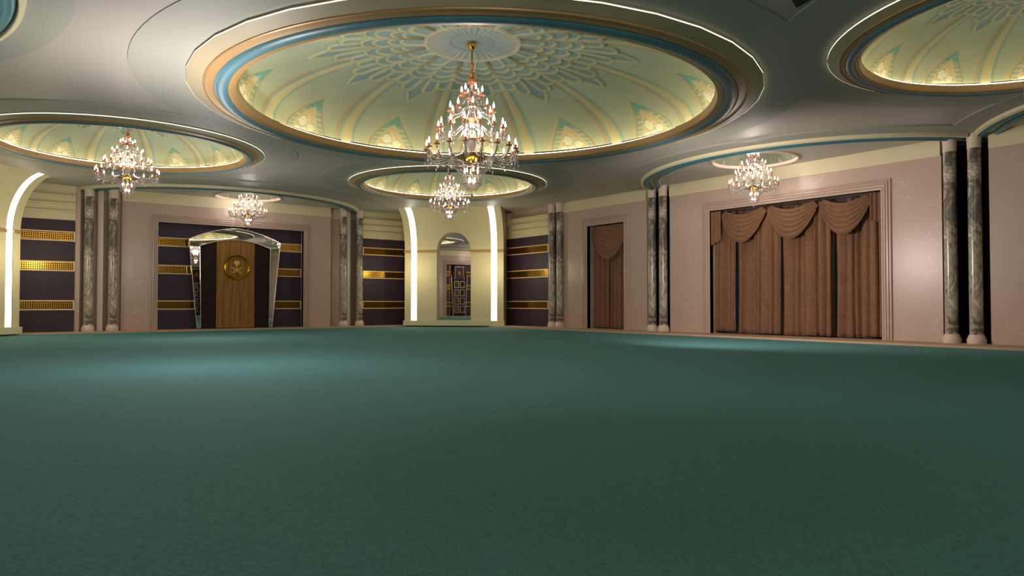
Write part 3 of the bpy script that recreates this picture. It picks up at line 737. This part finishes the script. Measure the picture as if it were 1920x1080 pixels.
# ------------------------------------------------------------------ corner niches with arched mirror (local: x along wall, y into the room)
def corner_niche(label):
    root = thing('corner_niche', label, 'arched niche', (0, 0, 0))
    HW, AR, ZS = 2.76, .95, 4.09
    def off(z):
        if z <= ZS: return 0.0
        t = min((z - ZS) / 2.30, .985); return 1.33 * (1 - sqrt(1 - t * t)) / (1 - sqrt(1 - .969 ** 2))
    def atop(u):
        return ZS + sqrt(max(0, AR * AR - u * u)) * 1.08 if abs(u) < AR else None
    def sheet(us, zlo, zhi, nz, d=0.0):
        vs, fs = [], []; k = nz + 1
        for u in us:
            lo = zlo(u) if callable(zlo) else zlo
            for j in range(k):
                z = lo + (zhi - lo) * j / nz; vs.append((u, off(z) + d, z))
        for i in range(len(us) - 1):
            for j in range(nz): fs.append((i * k + j, (i + 1) * k + j, (i + 1) * k + j + 1, i * k + j + 1))
        return vs, fs
    mb = MB(); top = H + .02
    for a, b in ((-HW, -2.40), (-2.07, -AR), (AR, 2.07), (2.40, HW)):
        mb.add(*sheet([a, b], 0.0, top, 40))
    n = 24; us = [AR * -cos(pi * i / n) for i in range(n + 1)]
    mb.add(*sheet(us, lambda u: ZS + sqrt(max(0, AR * AR - u * u)) * 1.08, top, 20))
    mb.add(*sheet([-AR, AR], 0.0, .28, 2))
    # channel behind the light strips
    for a, b in ((-2.40, -2.07), (2.07, 2.40)):
        mb.add(*sheet([a, b], 0.0, top, 40, -.06))
    # arch reveal
    path = [(-AR, .28)] + [(-AR, ZS)] + [(u, ZS + sqrt(max(0, AR * AR - u * u)) * 1.08) for u in us[1:-1]] + [(AR, ZS), (AR, .28)]
    vs = [(u, off(z), z) for u, z in path] + [(u, -.32, z) for u, z in path]; k = len(path)
    mb.add(vs, [(i, i + 1, k + i + 1, k + i) for i in range(k - 1)]); mb.add([(-AR, 0, .28), (AR, 0, .28), (AR, -.32, .28), (-AR, -.32, .28)], [(0, 1, 2, 3)])
    # side cheeks
    for s in (-1, 1):
        zz = [0, ZS] + [ZS + (top - ZS) * i / 16 for i in range(1, 17)]
        vs = [(s * HW, off(z), z) for z in zz] + [(s * HW, -1.30, z) for z in zz]; k = len(zz)
        mb.add(vs, [(i, i + 1, k + i + 1, k + i) for i in range(k - 1)])
        mb.add([(s * 1.70 - .01, .001, .28), (s * 1.70 + .01, .001, .28), (s * 1.70 + .01, .006, ZS), (s * 1.70 - .01, .006, ZS)], [(0, 1, 2, 3)])
    o_ = mb.build('niche_shell', M['cream'], root, smooth=True, auto=30)
    for a, b in ((-2.40, -2.07), (2.07, 2.40)):
        MB().add(*sheet([a + .005, b - .005], .28, top, 40, -.02)).build('light_strip', M['led'], root)
    mb = MB()
    for a, b in ((-HW, -2.40), (-2.07, -AR + .02), (AR - .02, 2.07), (2.40, HW + .02)): MB().box(LOC, a, b, 0, .045, 4.0, 4.13).build('gold_band', M['peach'], root)
    mb = MB().box(LOC, -HW - .06, HW + .06, -.1, .09, 0, .27); mb.build('plinth', M['cream'], root)
    k = 32; poly = [(-AR - .05, .2)] + [(-(AR + .05) * cos(pi * i / k), ZS + (AR + .05) * 1.08 * sin(pi * i / k)) for i in range(k + 1)] + [(AR + .05, .2)]
    MB().prism(poly, LOC, -.34, -.31).build('arched_mirror', M['mirror'], root)
    done(root); return root
n1 = corner_niche('cream corner niche with arched mirror and two curved light strips')
n1.location = (21.2, 32.65, 0); n1.rotation_euler = (0, 0, radians(-45) + pi)
CEN = Vector((10.5, 14.56))
n1['label'] = 'cream corner niche with arched mirror and two curved light strips, centre of the photo'
n2 = copy_tree(n1); n2.location = (-.2, 32.65, 0); n2.rotation_euler = (0, 0, radians(45) + pi); n2['label'] = 'cream corner niche with curved light strip at the left edge of the photo'
n3 = copy_tree(n1); n3.location = (-.2, -3.53, 0); n3.rotation_euler = (0, 0, radians(-45)); n3['label'] = 'cream corner niche behind the camera on the left, out of the photo'
n4 = copy_tree(n1); n4.location = (21.2, -3.53, 0); n4.rotation_euler = (0, 0, radians(45)); n4['label'] = 'cream corner niche behind the camera on the right, out of the photo'

for nx, ny, az in ((21.2, 32.65, -45), (-.2, 32.65, 45)):
    t = Vector((cos(radians(az)), sin(radians(az)))); n = Vector((-abs(t.y), -abs(t.x))) if az < 0 else Vector((t.y, -t.x))
    for q in (-2.235, 2.235):
        light('niche_fill', (nx + t.x * q + n.x * 1.5, ny + t.y * q + n.y * 1.5, 3.1), 75, (1.0, 0.88, 0.58), .3)  # added point light out in front of each strip, brightens the niche face
# ------------------------------------------------------------------ chandeliers
def chandelier():
    """full size: bottom ball at z=0, ceiling canopy at z=3.97"""
    root = thing('chandelier', 'x', 'chandelier', (0, 0, 0))
    MB().lathe([(0, 3.97), (.12, 3.97), (.12, 3.94), (.09, 3.88), (.06, 3.83), (.03, 3.80), (0, 3.79)], 24).build('canopy', M['brass'], root, True, auto=30)
    MB().lathe([(.0, 3.85), (.016, 3.85), (.016, 2.9), (.02, .5), (0, .5)], 12).build('stem', M['brass'], root, True)
    for z, r in ((3.42, .07), (3.16, .09)):
        MB().lathe([(.02, z - .12), (r * .5, z - .08), (r * .6, z - .02), (r, z + .02), (r * .9, z + .05), (.02, z + .03)], 16).build('crown_cup', M['copper'], root, True)
    MB().lathe([(.02, 3.05), (.05, 3.10), (.14, 3.02), (.13, 2.95), (.05, 2.9), (.03, 2.82), (.02, 2.8)], 20).build('crown', M['copper'], root, True, auto=30)
    MB().lathe([(.02, 2.85), (.05, 2.7), (.035, 2.55), (.07, 2.42), (.04, 2.3), (.08, 2.1), (.05, 1.95), (.09, 1.7), (.06, 1.55), (.12, 1.35), (.07, 1.2), (.1, 1.05), (.04, .95)], 20).build('glass_column', M['glass'], root, True)
    for z in (2.50, 1.98, 1.45): MB().lathe([(.02, z - .13), (.045, z - .11), (.06, z - .04), (.12, z + .04), (.02, z + .03)], 18).build('copper_vase', M['copper'], root, True, auto=30)
    MB().lathe([(0, .86), (.12, .86), (.30, .93), (.44, 1.0), (.46, 1.02), (.44, 1.02), (.28, .96), (0, .90)], 40).build('brass_dish', M['brass'], root, True, auto=30)
    # lower crystal baskets: beaded strands (too many to count)
    mb = MB(); rnd = random.Random(3)
    def strand(p0, p1, sag, nb, r):
        for i in range(nb + 1):
            t = i / nb; p = Vector(p0).lerp(Vector(p1), t); p.z -= sag * 4 * t * (1 - t)
            q = r * (1 + .3 * (i % 2)); mb.add([p + Vector(v) * q for v in ((1, 0, 0), (0, 1, 0), (-1, 0, 0), (0, -1, 0), (0, 0, 1.5), (0, 0, -1.5))], [(0, 1, 4), (1, 2, 4), (2, 3, 4), (3, 0, 4), (1, 0, 5), (2, 1, 5), (3, 2, 5), (0, 3, 5)])
    pol = lambda r, a, z: (r * cos(a), r * sin(a), z)
    for k in range(44):
        a = 2 * pi * k / 44
        strand(pol(.60, a, 1.02), pol(.47, a, .74), .02, 9, .011); strand(pol(.46, a, .72), pol(.30, a, .56), -.01, 6, .011)
    for k in range(30):
        a = 2 * pi * k / 30
        strand(pol(.27, a, .56), pol(.25, a, .30), 0, 8, .012); strand(pol(.24, a, .30), pol(.13, a, .16), -.02, 5, .011)
    o_ = mb.build('bead_basket', M['crystal'], root); o_['kind'] = 'stuff'
    mb = MB()
    for r, z in ((.60, 1.02), (.47, .73), (.27, .57), (.25, .30), (.13, .16)): mb.tube([pol(r, 2 * pi * i / 40, z) for i in range(40)], .010, 6, closed=True)
    mb.build('basket_rings', M['copper'], root, True)
    MB().lathe([(0, .07), (.03, .05), (.04, .02), (.03, -.01), (0, -.04)], 12).lathe([(.01, .5), (.01, .05)], 8).build('finial', M['crystal'], root, True)
    # lower lamps
    fl = [(0, 0), (.011, .006), (.017, .028), (.015, .05), (.007, .078), (0, .105)]
    bulb_me = None
    def bulb(parent, loc, rot=0, s=1.0):
        nonlocal bulb_me
        if bulb_me is None:
            o1 = MB().lathe(fl, 10).build('flame_bulb', M['bulb'], None, True); bulb_me = o1.data; bpy.data.objects.remove(o1)
        b = bpy.data.objects.new('flame_bulb', bulb_me); COL.objects.link(b); b.parent = parent; b.location = loc; b.scale = (s, s, s); return b
    for k in range(6): bulb(root, pol(.16 if k % 2 else .2, k * pi / 3, .60), s=1.4)
    for k in range(4): bulb(root, pol(.09, k * pi / 2 + .4, .33), s=1.4)
    # arms
    tiers = [(6, .27, 2.60, 2.62, .10), (9, .57, 2.16, 2.22, .16), (14, .87, 1.68, 1.72, .20), (18, 1.17, 1.16, 1.10, .30)]
    pend_me = None
    for ti, (cnt, R, zc, za, dip) in enumerate(tiers):
        zc_cup = zc
        pts = []
        hub = .05 if ti < 3 else .10
        ctrl = [(hub, za), (R * .30, za + (.10 if ti < 3 else -.02)), (R * .60, za - dip * .55), (R * .85, za - dip * .75), (R * .985, zc - .12), (R, zc)]
        for i in range(len(ctrl) - 1):
            p0, p1, p2, p3 = ctrl[max(i - 1, 0)], ctrl[i], ctrl[i + 1], ctrl[min(i + 2, len(ctrl) - 1)]
            for q in range(5):
                t = q / 5
                f = lambda a, b, c, d_: .5 * ((2 * b) + (c - a) * t + (2 * a - 5 * b + 4 * c - d_) * t * t + (3 * b - a - 3 * c + d_) * t ** 3)
                pts.append((f(p0[0], p1[0], p2[0], p3[0]), 0, f(p0[1], p1[1], p2[1], p3[1])))
        pts.append((R, 0, zc))
        arm_me = MB().tube(pts, .024 if ti == 3 else .019, 7).build('arm', M['glass'], None, True)
        me_arm = arm_me.data; bpy.data.objects.remove(arm_me)
        cup = MB().lathe([(.0, -.05), (.025, -.035), (.022, -.01), (.075, .012), (.085, .03), (.065, .036), (.03, .03), (.038, .06), (.046, .10), (.034, .118), (.0, .118)], 12).build('candle_cup', M['copper'], None, True, auto=35)
        me_cup = cup.data; bpy.data.objects.remove(cup)
        pm = MB()
        L = .30 if ti == 3 else .16
        for k2, (dx, dy, ll) in enumerate(((.05, 0, L), (-.03, .04, L * .8), (-.03, -.04, L * .65))):
            zz = .015
            while zz > -ll:
                pm.add([(dx + .008 * x_, dy + .008 * y_, zz + .012 * z_) for x_, y_, z_ in ((1, 0, 0), (0, 1, 0), (-1, 0, 0), (0, -1, 0), (0, 0, 1), (0, 0, -1))], [(0, 1, 4), (1, 2, 4), (2, 3, 4), (3, 0, 4), (1, 0, 5), (2, 1, 5), (3, 2, 5), (0, 3, 5)]); zz -= .026
            pm.lathe([(0, 0), (.012, -.02), (.022, -.055), (.014, -.08), (0, -.095)], 6, (dx, dy, -ll))
        pdo = pm.build('crystal_pendants', M['crystal'], None, False); me_p = pdo.data; bpy.data.objects.remove(pdo)
        for k in range(cnt):
            a = 2 * pi * (k + .5 * (ti % 2)) / cnt + .21
            ar = bpy.data.objects.new('arm', me_arm); COL.objects.link(ar); ar.parent = root; ar.rotation_euler = (0, 0, a)
            for me_, nm, z_ in ((me_cup, 'candle_cup', zc), (me_p, 'crystal_pendants', zc)):
                c_ = bpy.data.objects.new(nm, me_); COL.objects.link(c_); c_.parent = ar; c_.location = (R, 0, z_)
            bulb(ar, (R, 0, zc + .115), s=1.65)
    done(root); return root
ch0 = chandelier()
CHS = [((10.40, 15.16, 4.0), 1.0, 1.0, 'largest crystal chandelier, hanging from the middle dome'),
       ((4.13, 25.73, 4.61), .78, .67, 'crystal chandelier under the left dome, left of the emblem backdrop'),
       ((16.23, 25.33, 4.63), .705, .675, 'crystal chandelier in front of the arched mirror, just below the largest one'),
       ((22.13, 14.60, 4.65), .705, .67, 'crystal chandelier in front of the large curtained window'),
       ((10.67, 34.41, 4.76), .72, .66, 'crystal chandelier above the emblem backdrop'),
       ((16.30, 3.85, 4.62), .72, .68, 'crystal chandelier cut off by the right edge of the photo'),
       ((4.3, 4.1, 4.62), .72, .68, 'crystal chandelier behind the camera on the left, out of the photo'),
       ((-1.15, 14.60, 4.65), .705, .67, 'crystal chandelier of the left wall bay, seen in the mirrors')]
for k, (loc, sx, sz, lb) in enumerate(CHS):
    c = ch0 if k == 0 else copy_tree(ch0)
    c.location = loc; c.scale = (sx, sx, sz); c.rotation_euler = (0, 0, .1 + k * .37); c['label'] = lb; c['group'] = 'crystal chandeliers'
    e = CH_E * {0: 1.5, 5: .6, 6: 5.0}.get(k, 1.0)
    for dz, fr_ in ((1.75, 1.0),):
        light('chandelier_light', (loc[0], loc[1], loc[2] + dz * sz), e * fr_, WARM, .28 * sx)
